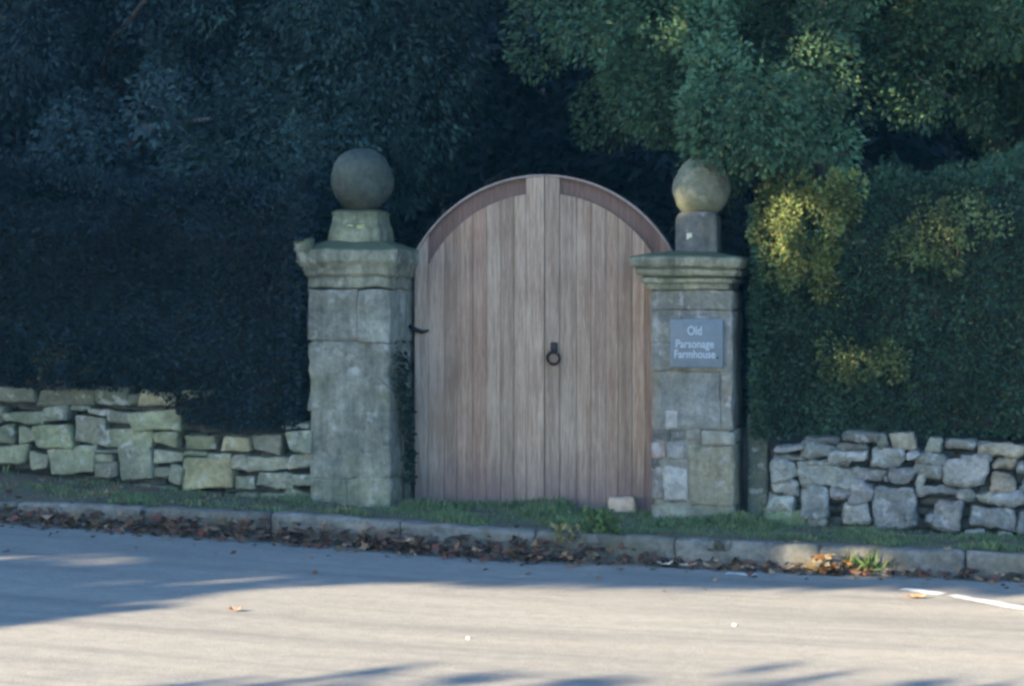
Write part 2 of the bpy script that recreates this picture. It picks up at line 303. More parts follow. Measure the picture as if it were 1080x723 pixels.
def course_fill(mb, ua, ub, ztop, zbot, seed, flat, vf=0., kinds=None, sc=1.):
    """coursed rubble for the run of wall outside the surveyed stones"""
    z = zbot; k = seed
    while z < ztop-.04:
        h = min(random.uniform(.09, .17)*sc, ztop-z); u = ua
        if ztop-z-h < .05: h = ztop-z
        while u < ub-.02:
            L = min((random.uniform(.16, .5) if flat else random.uniform(.14, .34))*sc, ub-u)
            if ub-u-L < .1: L = ub-u
            stone(mb, u+.004, z+.004, u+L-.004, z+h-.004-random.uniform(0, .012), random.choice(kinds or ('gggdlm' if flat else 'ggglld')), k, vf=vf); u += L; k += 1
        z += h
def corebox(mb, u0, u1, v0, v1, zt, zb, n=12):
    V = []; F = []
    for i in range(n+1):
        u = u0+(u1-u0)*i/n; V += [(u, v0, zb(u)), (u, v1, zb(u)), (u, v1, zt(u)), (u, v0, zt(u))]
    for i in range(n):
        a = i*4; 
        for q in range(4): F.append((a+q, a+4+q, a+4+(q+1) % 4, a+(q+1) % 4))
    F += [(0, 1, 2, 3), (n*4+3, n*4+2, n*4+1, n*4)]
    mb.add(V, F)
m, n, b = mat('dark_packing_stone'); p = geo_pos(n); x = noise_n(n, 16, 4, .6, p)
n.links.new(ramp(n, x.outputs[0], [(.3, (.025, .028, .026)), (.7, (.075, .08, .07))]).outputs[0], b.inputs['Base Color']); b.inputs['Roughness'].default_value = 1; M_PACK = m
wl = empty('dry_stone_wall', (-4.5, .15, z_wall(-4.5)), 'low dry stone wall of flat greenish slabs left of the gate, under the dark hedge', 'stone wall')
mb = MB()
for i, s in enumerate(LW):
    if s[4] == 'd' and s[1] > .9: continue
    if s[1] > .9: continue
    stone(mb, *s, seed=i)
rs = random.getstate(); random.seed(11)
course_fill(mb, -8.5, -3.98, .9, .42, 300, True)
pk = MB()
for ua, zt in ((-3.98, .95), (-2.6, .93), (-2.15, .70)): course_fill(pk, ua, {-3.98: -2.6, -2.6: -2.15, -2.15: -1.47}[ua], zt, z_wall(ua)-.1, int(-ua*900), True, .11, 'ddg', .62)
random.setstate(rs)
pk.build('packing_stones', M_PACK, wl)
mb.build('stone_face', M_WALL_L, wl)
mb = MB()
for i, s in enumerate(LW):
    if s[1] > .9: stone(mb, s[0], s[1]-.005, s[2], s[3], s[4], 70+i, .018)
for k in range(10): stone(mb, -8.5+k*.45, .91, -8.5+k*.45+.44, 1.04, 'd', 500+k, .025)
mb.build('coping', M_WALL_L, wl)
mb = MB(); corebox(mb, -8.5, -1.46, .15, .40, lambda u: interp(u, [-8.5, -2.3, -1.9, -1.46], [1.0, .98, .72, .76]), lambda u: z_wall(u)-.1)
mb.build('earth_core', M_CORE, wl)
wr = empty('dry_stone_wall', (4.5, .15, z_wall(4.5)), 'low dry stone wall of rounded pale grey rubble right of the gate, under the green hedge', 'stone wall')
mb = MB()
for i, s in enumerate(RW):
    if s[1] < .66: stone(mb, *s, seed=130+i, rad=.034, amp=.030, grow=.005)
pk = MB(); random.seed(20); course_fill(pk, 1.80, 3.54, .69, .05, 1500, False, .11, 'ddg', .6)
pk.build('packing_stones', M_PACK, wr)
random.seed(21); course_fill(mb, 3.54, 8.5, .66, .06, 700, False)
mb.build('stone_face', M_WALL_R, wr)
mb = MB()
for i, s in enumerate(RW):
    if s[1] >= .66: stone(mb, *s, seed=230+i, rad=.024, amp=.02)
for k in range(12): stone(mb, 3.52+k*.42, .655-k*.006, 3.52+k*.42+.41, .745-k*.006, random.choice('dgm'), 900+k, .03)
mb.build('coping', M_WALL_R, wr)
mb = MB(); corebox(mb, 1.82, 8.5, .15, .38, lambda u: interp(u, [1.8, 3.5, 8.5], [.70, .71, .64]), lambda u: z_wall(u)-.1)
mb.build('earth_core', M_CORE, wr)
sp = MB(); rbox(sp, (1.69, .30, .50), (.075, .07, .40), .03, .008, 5, (2, 2, 6), tint=(.55, .62, .5), seed=8)
tag(sp.build('stone_post', M_WALL_R), 'narrow mossy stone post set back between the sign pillar and the rubble wall', 'stone post')

# ---------------------------------------------------------------- gate pillars
def sqstack(mb, cu, cv, prof, nside=10, amp=.006, freq=6, tint=(1, 1, 1), seed=0, rnd=.0):
    """square moulded stack, profile of (half width, z), roughened"""
    V = []; F = []
    ring = []
    for s in range(4):
        for i in range(nside):
            t = -1+2*i/nside; ring.append([(t, -1), (1, t), (-t, 1), (-1, -t)][s])
    m_ = len(ring)
    for h, z in prof:
        for x, y in ring:
            p = Vector((cu+x*h, cv+y*h, z)); d = fbm(p+Vector((seed, seed*2, 0)), freq)*amp
            big = noise.noise_vector(p*2.3+Vector((seed, 0, 0)))*amp*1.2
            V.append(p+d+big)
    for j in range(len(prof)-1):
        for i in range(m_):
            i2 = (i+1) % m_; F.append((j*m_+i, j*m_+i2, (j+1)*m_+i2, (j+1)*m_+i))
    F.append(tuple(range(m_))[::-1]); F.append(tuple((len(prof)-1)*m_+i for i in range(m_)))
    mb.add(V, F, tint)
def ball(mb, c, r, seed, sz=1.0, amp=.008):
    bm = bmesh.new(); bmesh.ops.create_uvsphere(bm, u_segments=36, v_segments=24, radius=1)
    V = []
    for v in bm.verts:
        p = Vector((v.co.x*r, v.co.y*r, v.co.z*r*sz))+Vector(c); V.append(p+fbm(p+Vector((seed, 0, 0)), 6, 4)*amp*1.3+noise.noise_vector(p*4.5+Vector((0, seed, 0)))*.012)
    F = [tuple(v.index for v in f.verts) for f in bm.faces]; bm.free(); mb.add(V, F)
def dens(p, k=3):
    out = []
    for (a, b_) in zip(p[:-1], p[1:]):
        for i in range(k): out.append((a[0]+(b_[0]-a[0])*i/k, a[1]+(b_[1]-a[1])*i/k))
    return out+[p[-1]]
# left pillar
PL = (-1.19, .31)
pl = empty('gate_pillar', (PL[0], PL[1], z_wall(-1.2)), 'left gate pillar of big plain grey blocks, round ball on a flared neck, no sign', 'gate pillar', None)
mb = MB(); a0, a1, b0, b1 = -1.495, -.885, .0, .62
def blk(mb, u0, u1, v0, v1, z0, z1, t, seed, rad=.02, amp=.010):
    amp *= 1.5
    rad *= .5; t = tuple(.9*.15+x*.85 for x in t)
    rbox(mb, ((u0+u1)/2, (v0+v1)/2, (z0+z1)/2), ((u1-u0)/2, (v1-v0)/2, (z1-z0)/2), rad, amp, 6, (max(2, int((u1-u0)*24)), max(2, int((v1-v0)*14)), max(2, int((z1-z0)*24))), tint=t, seed=seed)
J = .0005
blk(mb, a0, -1.125-J, b0, b1, 1.40+J, 1.765, (.82, .83, .84), 1)
blk(mb, -1.125+J, a1+.0, b0-.012, b1, 1.38+J, 1.765, (1.06, 1.09, 1.10), 2, .025)
blk(mb, a0+.004, a1-.004, b0+.006, b1, .90+J, 1.385-J, (.88, .90, .90), 3, .03, .016)
blk(mb, a0+.012, a1+.0, b0+.002, b1, .42+J, .90-J, (.84, .86, .83), 4, .03, .014)
blk(mb, a0+.02, -1.20-J, b0-.01, b1, .10, .42-J, (.80, .84, .76), 5, .03)
blk(mb, -1.20+J, a1+.0, b0+.004, b1, .10, .42-J, (.86, .90, .80), 6, .03)
sh = mb.build('shaft', M_PILLAR_L, pl)
mb = MB(); rbox(mb, (PL[0], PL[1], .95), (.293, .299, .8), .02, .006, 5, (4, 4, 8), tint=(.8, .82, .8)); mb.build('mortar_core', M_PILLAR_L, sh)
mb = MB()
sqstack(mb, PL[0], PL[1], dens([(.285, 1.762), (.312, 1.770), (.312, 1.842), (.316, 1.848), (.335, 1.858), (.345, 1.90), (.362, 1.935), (.376, 1.955), (.378, 2.035), (.372, 2.05), (.30, 2.075), (.20, 2.11)]), 18, .013, 6, (.86, .88, .84), 2.2)
rbox(mb, (PL[0]-.335, PL[1]-.31, 2.07), (.07, .06, .055), .03, .02, 9, (2, 2, 2), tint=(.62, .68, .55), seed=3)
mb.build('cap', M_CAP, pl)
mb = MB(); sqstack(mb, PL[0], PL[1], dens([(.19, 2.085), (.192, 2.13), (.185, 2.19), (.168, 2.25), (.165, 2.29), (.172, 2.31), (.15, 2.33)]), 8, .007, 7, (.9, .92, .75), 5)
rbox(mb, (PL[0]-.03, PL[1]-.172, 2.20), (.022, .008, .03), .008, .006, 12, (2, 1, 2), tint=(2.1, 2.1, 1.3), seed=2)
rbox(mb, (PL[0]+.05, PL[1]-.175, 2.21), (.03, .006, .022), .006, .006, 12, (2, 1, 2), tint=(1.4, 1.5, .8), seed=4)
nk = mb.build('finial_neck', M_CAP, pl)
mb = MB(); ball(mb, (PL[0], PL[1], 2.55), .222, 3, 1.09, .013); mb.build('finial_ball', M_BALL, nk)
# right pillar
PR = (1.265, .26)
pr = empty('gate_pillar', (PR[0], PR[1], z_wall(1.24)), 'right gate pillar of patched rubble carrying the blue grey name sign, ball half under leaves', 'gate pillar', None)
mb = MB(); a0, a1, b0, b1 = .985, 1.545, .0, .52
blk(mb, a0, a1, b0, b1, 1.62+J, 1.755, (.78, .80, .76), 11)
blk(mb, a0, 1.20-J, b0+.004, b1, 1.40+J, 1.62-J, (.95, .97, .95), 12)
blk(mb, 1.20+J, a1, b0, b1, 1.20+J, 1.62-J, (.84, .87, .88), 13)
blk(mb, a0, 1.20-J, b0, b1, 1.20+J, 1.40-J, (.80, .82, .82), 14)
blk(mb, a0+.06, 1.46, b0-.004, b1, .80+J, 1.20-J, (.80, .84, .86), 15, .025)
blk(mb, 1.46+J, a1, b0+.006, b1, .80+J, 1.20-J, (.78, .80, .76), 16)
blk(mb, a0, a0+.06, b0+.02, b1, .80+J, 1.20-J, (.85, .72, .68), 17)
blk(mb, a0+.10, a0+.19, b0-.014, b0+.10, .80, .93, (1.5, 1.5, 1.5), 18, .03)
x = a0
for i, (L, t) in enumerate(((.13, (.55, .55, .56)), (.11, (.62, .62, .64)), (.11, (.95, .97, .97)))):
    blk(mb, x+J, x+L-J, b0+.008, b1, .715+J, .80-J, t, 20+i, .03, .012); x += L
blk(mb, x+J, a1+.01, b0-.012, b1, .70+J, .795, (1.2, 1.24, 1.22), 24, .02)
blk(mb, a0, a0+.10-J, b0, b1, .60+J, .715-J, (1.05, .80, .76), 25, .03, .014)
blk(mb, a0+.10+J, a0+.24-J, b0, b1, .60+J, .715-J, (.9, .9, .93), 26, .03, .014)
blk(mb, a0, a0+.22-J, b0+.014, b1, .545+J, .60-J, (.36, .35, .36), 27, .02, .012)
blk(mb, a0, a0+.08-J, b0+.004, b1, .32+J, .545-J, (.9, .82, .80), 28, .03, .014)
blk(mb, a0+.08+J, a0+.26-J, b0-.012, b1, .30+J, .545-J, (1.4, 1.38, 1.38), 29, .05, .018)
blk(mb, a0+.26+J, a1+.012, b0-.006, b1, .28+J, .70-J, (1.0, .94, .72), 30, .03, .012)
blk(mb, a0+.0, a1+.006, b0+.004, b1, .02, .29-J, (.86, .90, .78), 31, .03, .012)
sh = mb.build('shaft', M_PILLAR_R, pr)
mb = MB(); rbox(mb, (PR[0], PR[1], .9), (.262, .246, .84), .02, .006, 5, (4, 4, 8), tint=(.8, .78, .74)); mb.build('mortar_core', M_PILLAR_R, sh)
mb = MB()
sqstack(mb, PR[0]-.03, PR[1]-.0, dens([(.24, 1.752), (.285, 1.76), (.288, 1.80), (.315, 1.806), (.318, 1.835), (.295, 1.848), (.345, 1.856), (.358, 1.895), (.34, 1.905), (.375, 1.915), (.388, 1.965), (.38, 1.985), (.25, 2.005), (.15, 2.02)]), 18, .010, 6, (1.0, 1.0, .90), 8.2)
mb.build('cap', M_CAP, pr)
mb = MB(); sqstack(mb, PR[0]+.01, PR[1], dens([(.145, 2.0), (.143, 2.10), (.143, 2.22), (.135, 2.27), (.11, 2.30)]), 8, .005, 7, (.55, .56, .57), 15)
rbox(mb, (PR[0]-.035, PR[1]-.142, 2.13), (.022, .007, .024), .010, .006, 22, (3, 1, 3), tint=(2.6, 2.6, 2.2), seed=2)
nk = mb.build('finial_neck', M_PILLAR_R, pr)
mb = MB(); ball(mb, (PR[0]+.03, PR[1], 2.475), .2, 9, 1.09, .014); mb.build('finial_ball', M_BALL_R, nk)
# small raised chips on both necks, tinted brighter than the stone
# sign
sg = empty('name_sign', (1.302, -.03, 1.395), 'small slate blue name sign with pale lettering, fixed to the front of the right pillar', 'sign')
mb = MB(); rbox(mb, (1.302, -.028, 1.395), (.183, .012, .166), .004, 0, 5, (1, 1, 1)); mb.build('plate', M_SLATE, sg)
for txt, zc_, wid, sz in (('Old', 1.478, .098, .085), ('Parsonage', 1.388, .262, .078), ('Farmhouse', 1.318, .28, .078)):
    cu = bpy.data.curves.new('lettering', 'FONT'); cu.body = txt; cu.size = sz; cu.align_x = 'CENTER'; cu.align_y = 'CENTER'; cu.extrude = .002; cu.offset = .001
    t = bpy.data.objects.new('lettering', cu); COL.objects.link(t); bpy.context.view_layer.update()
    me = bpy.data.meshes.new_from_object(t.evaluated_get(bpy.context.evaluated_depsgraph_get()))
    s = wid/max(t.dimensions.x, .01); bpy.data.objects.remove(t)
    for v in me.vertices: v.co = Vector((v.co.x*s, -v.co.z, v.co.y))
    o = bpy.data.objects.new('lettering', me); COL.objects.link(o); me.materials.append(M_LETTER); o.parent = sg; o.location = (-.012, -.0125, zc_-1.395)
mb = MB(); rbox(mb, (1.302+.145, -.043, 1.296), (.006, .004, .006), .003, 0, 5, (1, 1, 1)); mb.build('screw', M_IRON, sg)

# ---------------------------------------------------------------- arched gate
GU0, GU1, GV = -.847, 1.06, .50
GC = (GU0+GU1)/2; SEAM = GC+.02; AZ = 1.50; AR = 1.09
gt = empty('arched_gate', (GC, GV, z_wall(GC)), 'tall arched double gate of weathered pinkish cedar boards between the two stone pillars', 'gate')
def arcz(u, r): return AZ+math.sqrt(max(0, r*r-(u-GC)**2))
def board(mb, u0, u1, zb, top, v0, v1, tint, seed):
    """vertical board with eased edges whose top follows the arch"""
    e = .006; cols = [(u0, .004), (u0+e, 0), ((u0+u1)/2, random.uniform(-.0015, .0015)), (u1-e, 0), (u1, .004)]
    V = []; F = []; rows = 8
    for j in range(rows+1):
        for (u, dv) in cols:
            zt = top(u); V.append((u, v0+dv+.002*noise.noise(Vector((seed*2.1, 0, j*.6))), zb+(zt-zb)*j/rows))
    for (u, dv) in cols: V.append((u, v1, zb))
    for (u, dv) in cols: V.append((u, v1, top(u)))
    k = 5; B = (rows+1)*k; Tt = B+k
    for j in range(rows):
        for i in range(4): F.append((j*k+i, j*k+i+1, (j+1)*k+i+1, (j+1)*k+i))
        
    for i in range(4):
        F.append((B+i+1, B+i, Tt+i, Tt+i+1)); F.append((rows*k+i, rows*k+i+1, Tt+i+1, Tt+i)); F.append((i+1, i, B+i, B+i+1))
    F.append(tuple([j*k for j in range(rows+1)]+[Tt, B])[::-1]); F.append(tuple([j*k+4 for j in range(rows+1)]+[Tt+4, B+4]))
    mb.add(V, F, tint)
edges_l = [GU0, -.745, -.62, -.525, -.41, -.305, -.20, -.10, GC-.118, SEAM]
edges_r = [SEAM, GC+.13, .36, .465, .575, .665, .765, .86, .965, GU1]
random.seed(33)
PINK = [(.98, .97, .97), (.97, .92, .90), (.93, .86, .83), (.95, .86, .82), (.90, .78, .74), (1.04, 1.02, 1.0), (.96, .94, .92), (1.06, 1.06, 1.04), (1.06, 1.06, 1.05),
        (1.04, 1.04, 1.04), (.95, .96, .96), (1.06, 1.03, 1.0), (.98, .96, .95), (1.0, .94, .91), (.94, .90, .87), (1.0, .94, .90), (.92, .85, .82), (.92, .82, .79)]
def leafpart(edges, k0, side):
    mb = MB()
    for i in range(9):
        k = k0+i; u0 = edges[i]+(.003 if k == 9 else .0008); u1 = edges[i+1]-(.003 if k == 8 else .0008)
        centre = (side < 0 and i == 8) or (side > 0 and i == 0)
        stile = (side < 0 and i == 0) or (side > 0 and i == 8)
        top = (lambda u: arcz(u, AR-.016)) if centre or stile else (lambda u: arcz(u, AR-.016-.118))
        board(mb, u0, u1, .17+random.uniform(-.008, .008), top, GV-(.006 if centre else 0), GV+.03, tuple(x*q for x, q in zip(PINK[k], [random.uniform(.76, 1.10)]*3)), k)
    lf = mb.build('gate_leaf', M_WOOD, gt, smooth=False)
    # arched head rail set behind the board ends, and the pale capping strip above it
    for nm, r0, r1, v0, v1, mt in (('arched_rail', AR-.22, AR-.014, GV+.0305, GV+.075, M_RIM), ('arch_capping', AR-.0135, AR, GV-.012, GV+.08, M_CAPRAIL)):
        ua, ub = (GU0, SEAM-.003) if side < 0 else (SEAM+.003, GU1)
        mb = MB(); V = []; F = []; n_ = 28
        for i in range(n_+1):
            u = ua+(ub-ua)*i/n_; th = math.atan2(AZ+math.sqrt(AR*AR-(u-GC)**2)-AZ, u-GC)
            for r_ in (r0, r1):
                for v in (v0, v1): V.append((GC+r_*math.cos(th), v, AZ+r_*math.sin(th)))
        for i in range(n_):
            a = i*4; F += [(a, a+4, a+6, a+2), (a+1, a+3, a+7, a+5), (a+2, a+6, a+7, a+3), (a, a+1, a+5, a+4)]
        F += [(0, 2, 3, 1), (n_*4, n_*4+1, n_*4+3, n_*4+2)]
        mb.add(V, F); mb.build(nm, mt, lf, smooth=False)
    # ledges across the back
    for z in (.42, 1.3):
        mb = MB(); ua, ub = (GU0+.04, SEAM-.01) if side < 0 else (SEAM+.01, GU1-.04)
        rbox(mb, ((ua+ub)/2, GV+.052, z), ((ub-ua)/2, .021, .07), .006, 0, 5, (2, 1, 1))
        mb.build('ledge', M_RIM, lf)
leafpart(edges_l, 0, -1); leafpart(edges_r, 9, 1)
HU, HZ = .197, 1.27
rg = MB()
rbox(rg, (HU, GV-.016, HZ+.075), (.026, .012, .040), .01, 0, 5, (1, 1, 1)); tube(rg, [(HU, GV-.02, HZ+.052), (HU, GV-.05, HZ+.052)], [.016, .013], 10)
rh = rg.build('handle_plate', M_IRON, gt)
mb = MB(); R_ = .044
pts = [(HU+R_*math.sin(a), GV-.036-.006*math.cos(a), HZ+.002+R_*math.cos(a)) for a in [2*PI*i/28 for i in range(29)]]
tube(mb, pts, [.0105]*29, 8); mb.build('handle_ring', M_IRON, rh)
mb = MB(); tube(mb, [(GU0-.03, GV-.02, 1.50), (GU0+.0, GV-.022, 1.475), (GU0+.06, GV-.018, 1.455), (GU0+.115, GV-.012, 1.465)], [.016, .018, .016, .006], 8)
mb.build('iron_hinge', M_IRON, gt)
mb = MB(); rbox(mb, (.71, .42, .215), (.105, .05, .075), .03, .012, 8, (4, 2, 3), seed=4)  # tan block set against the gate foot
tag(mb.build('tan_block', M_SAND), 'squared tan block lying in the grass against the foot of the gate', 'stone')

# ---------------------------------------------------------------- foliage
def unit(a): return a/np.maximum(np.linalg.norm(a, axis=1, keepdims=True), 1e-9)
def leaf_quads(P, D, S, asp=.45, spread=.6):
    """diamond leaves at P, pointing along D (jittered), S length"""
    k = len(P); d = unit(D+RNG.normal(0, spread, (k, 3))); r = unit(RNG.normal(0, 1, (k, 3))); s = unit(np.cross(d, r)); nn = np.cross(s, d)
    L = S[:, None]; w_ = L*asp
    return np.stack([P, P+d*L*.45+s*w_*.5+nn*L*.06, P+d*L, P+d*L*.45-s*w_*.5+nn*L*.06], axis=1)
def tints(k, base, var=.25, alt=None, altp=.1):
    c = np.array(base)[None, :]*(1+RNG.uniform(-var, var, (k, 1)))*(1+RNG.uniform(-.08, .08, (k, 3)))
    if alt is not None:
        m_ = RNG.random(k) < altp; c[m_] = np.array(alt)[None, :]*(1+RNG.uniform(-.2, .2, (m_.sum(), 1)))
    return c
def clump_leaves(blobs, ncl, nl, cr, size, base, droop=.3, alt=None, altp=.06, cond=None, fill=.35):
    """blobs: ellipsoids (centre, radii); clumps spread mostly over their outside, leaves over each clump"""
    Ps = []; Ds = []; Cs = []; CC = []
    vol = np.array([b_[1][0]*b_[1][1]*b_[1][2] for b_ in blobs])**.66; cnt = np.maximum(5, (ncl*vol/vol.sum())).astype(int)
    for (c, r), kc in zip(blobs, cnt):
        c = np.array(c); r = np.array(r)
        dirs = unit(RNG.normal(0, 1, (kc, 3))); rad = np.where(RNG.random(kc) < fill, RNG.uniform(.3, .85, kc), RNG.uniform(.82, 1.05, kc))
        cen = c+dirs*rad[:, None]*r
        for q in range(kc):
            if cond and not cond(cen[q]): continue
            k = int(nl*RNG.uniform(.6, 1.3)); rr = cr*RNG.uniform(.6, 1.35)
            o = unit(RNG.normal(0, 1, (k, 3))); f = RNG.uniform(.35, 1.05, k)**.6
            ax = np.array([.85, .85, 1.15])*rr
            p = cen[q]+o*f[:, None]*ax; p[:, 2] -= droop*.25*(f*rr)**1.0*np.linalg.norm(o[:, :2], axis=1)
            Ps.append(p); Ds.append(o*.8+dirs[q]*.5+np.array([0, 0, -droop])); CC.append(cen[q])
            tb = np.array(base)*RNG.uniform(.5, 1.35)*(1.7 if RNG.random() < .25 else 1); Cs.append(tints(k, tb, .14, alt, altp))
    return np.concatenate(Ps), np.concatenate(Ds), np.concatenate(Cs), CC
def trunk_mesh(base, h, r, targets, ntw=24, lean=(0, 0)):
    mb = MB(); pts = []; rad = []
    for i in range(9):
        t = i/8; pts.append((base[0]+lean[0]*t+.12*noise.noise(Vector((base[0], t*2, 0))), base[1]+lean[1]*t, base[2]-.15+(h+.15)*t)); rad.append(r*(1.25-.25*min(1, t*6))*(1-.75*t))
    tube(mb, pts, rad, 10, rough=.25)
    for c in targets[:ntw]:
        t = min(.92, max(.25, ((c[2]-base[2])/h)*.75)); j = t*8; i = int(j); a = Vector(pts[i]).lerp(Vector(pts[min(8, i+1)]), j-i)
        b_ = Vector(c); m1 = a.lerp(b_, .5)+Vector((0, 0, .12*(b_-a).length)); rr = r*(1-.75*t)*.45
        tube(mb, [a, m1, b_], [rr, rr*.6, rr*.15], 6)
    return mb
def tree(name, label, base, h, r, blobs, ncl, nl, cr, size, col, group=None, asp=.45, droop=.3, alt=None, altp=.06, cond=None, leafcond=None, lean=(0, 0), ntw=24, cat='tree'):
    t = empty(name, base, label, cat, group)
    P, D, Cc, cen = clump_leaves(blobs, ncl, nl, cr, size, col, droop, alt, altp, cond)
    if leafcond is not None:
        k = leafcond(P); P, D, Cc = P[k], D[k], Cc[k]
    S = size*RNG.uniform(.6, 1.35, len(P))
    random.shuffle(cen)
    trunk_mesh(base, h, r, [tuple(c) for c in cen], ntw, lean).build('trunk', M_BARK, t)
    nmesh('crown', leaf_quads(P, D, S, asp), Cc, M_LEAF, t)
    return t
def hedge(name, label, u0, u1, v0, v1, top, bot, dens_, size, col, alt=None, altp=.05, wob=.10, cat='hedge', seed=0, topwob=.1):
    top0 = top; top = lambda u: top0(u)+topwob*(noise.noise(Vector((u*1.3+seed, 4, 0)))+.6*noise.noise(Vector((u*4.1, seed, 0))))
    h = empty(name, ((u0+u1)/2, (v0+v1)/2, z_wall((u0+u1)/2)), label, cat)
    Ps = []; Ds = []
    def disp(u, v, z): 
        q = Vector((u+seed, v, z)); return wob*(noise.noise(q*1.1)*1.2+noise.noise(q*3.1)*.7+noise.noise(q*7)*.35)
    A = (u1-u0)*2.0
    k = int(A*dens_)
    uu = RNG.uniform(u0, u1, k); tt = RNG.random(k)
    lay = RNG.uniform(-.02, .10, k)
    for u, t, l in zip(uu, tt, lay):
        zt, zb = top(u), bot(u); z = zb+(zt-zb)*t; d = disp(u, 0, z)
        rnd = .45*max(0, (t-.75)/.25)**2; l += .05*noise.noise(Vector((u*9, z*9, seed)))
        Ps.append((u, v0-d+l+rnd, z)); Ds.append((0, -1, .1))
    k2 = int((u1-u0)*(v1-v0)*dens_*.8)
    for u, v, l in zip(RNG.uniform(u0, u1, k2), RNG.uniform(v0, v1, k2), RNG.uniform(-.10, .10, k2)):
        Ps.append((u, v+.1, top(u)+disp(u, v, 2)+l)); Ds.append((0, -.2, 1))
    for ue, sgn in ((u0, -1), (u1, 1)):
        k3 = int((v1-v0)*1.8*dens_)
        for v, t, l in zip(RNG.uniform(v0, v1, k3), RNG.random(k3), RNG.uniform(-.05, .05, k3)):
            zt, zb = top(ue), bot(ue); z = zb+(zt-zb)*t; Ps.append((ue+l+.3*disp(ue, v, z), v, z)); Ds.append((sgn, 0, .1))
    P = np.array(Ps); D = np.array(Ds)
    shade = np.array([.85+.5*noise.noise(Vector((p[0]*1.7+seed, p[1]*1.7, p[2]*1.7))) for p in P])
    C = tints(len(P), col, .16, alt, altp)*np.clip(shade, .6, 1.35)[:, None]
    nmesh('foliage', leaf_quads(P, D, size*RNG.uniform(.6, 1.4, len(P)), .5, .8), C, M_LEAF, h)
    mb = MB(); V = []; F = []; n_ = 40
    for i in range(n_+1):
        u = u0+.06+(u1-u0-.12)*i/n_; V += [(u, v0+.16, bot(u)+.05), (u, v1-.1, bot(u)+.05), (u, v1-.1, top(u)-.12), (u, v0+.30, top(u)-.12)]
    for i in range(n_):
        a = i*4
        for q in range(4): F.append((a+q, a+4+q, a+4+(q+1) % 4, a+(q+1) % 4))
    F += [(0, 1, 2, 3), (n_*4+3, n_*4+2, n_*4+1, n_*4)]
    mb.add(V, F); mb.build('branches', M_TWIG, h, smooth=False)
    return h
SHADED_YEW = (.024, .046, .050); SHADED_HEDGE = (.018, .035, .042); GREEN = (.040, .088, .054); GRN2 = (.050, .080, .038)  # left-side shade is put into the first two leaf colours
hedge('hedge', 'dense hedge above the left slab wall, shade put into its dark blue green leaves, drooping over it beside the pillar', -8.5, -1.60, -.07, 1.5,
      lambda u: interp(u, [-8.5, -4.2, -3, -1.5], [2.7, 2.6, 2.5, 2.42]), lambda u: interp(u, [-8.5, -2.75, -2.5, -2.4, -2.1, -1.75, -1.5], [1.08, 1.04, .93, .80, .74, .76, .78]), 5200, .04, SHADED_HEDGE, (.05, .06, .04), .01, .10, seed=3, topwob=.22)
hedge('hedge', 'loosely clipped green hedge above the right rubble wall, reaching up beside the sign pillar', 1.70, 8.5, .10, 1.5,
      lambda u: interp(u, [1.6, 2.2, 3.5, 8.5], [2.30, 2.45, 2.62, 2.7]), lambda u: interp(u, [1.6, 2.0, 3.5, 8.5], [.74, .76, .77, .72]), 6500, .036, GREEN, (.09, .11, .04), .04, .14, seed=9, topwob=.16)
def bush(name, label, blobs, ncl, nl, cr, size, col, alt=None, base=None, cat='shrub'):
    t = empty(name, base, label, cat)
    P, D, Cc, cen = clump_leaves(blobs, ncl, nl, cr, size, col, .1, alt, .3, fill=.5)
    mb = MB()
    for c in cen[:12]:
        a = Vector(base); b_ = Vector(c)+Vector((0, .10, 0)); tube(mb, [a, a.lerp(b_, .6)+Vector((0, .03, .05)), b_], [.012, .008, .003], 5)
    mb.build('stem', M_BARK, t)
    nmesh('leaves', leaf_quads(P, D, size*RNG.uniform(.6, 1.4, len(P)), .6), Cc, M_LEAF, t)
bush('yellow_foliage', 'yellow green shrub, sunlight put into its bright leaves, sticking out of the hedge just right of the sign pillar', [((1.95, .04, 2.2), (.30, .15, .30)), ((2.2, .08, 2.36), (.25, .12, .16)), ((2.05, .06, 1.9), (.25, .1, .2))], 44, 190, .10, .030, (.07, .10, .035), (.14, .15, .05), base=(2.0, .5, 1.2))  # here and on the next two, sunlit hedge is put into yellow leaves
bush('yellow_foliage', 'small sprig with sunlight put into its yellowish leaves, low on the face of the right hedge', [((2.44, .04, 1.30), (.34, .06, .17))], 22, 90, .08, .028, (.06, .085, .035), (.10, .12, .045), base=(2.4, .4, .9))
bush('yellow_foliage', 'shoots with sunlight put into their pale yellow green leaves, high on the right hedge, away from the pillar', [((2.95, .04, 2.15), (.42, .07, .24))], 24, 90, .09, .028, (.07, .10, .04), (.10, .13, .05), base=(2.9, .4, 1.3))
bush('yellow_foliage', 'faint olive shoots near the foot of the dark left hedge', [((-3.35, -.02, 1.25), (.2, .06, .1))], 9, 60, .07, .05, (.05, .055, .03), (.07, .07, .035), base=(-3.3, .4, .9))

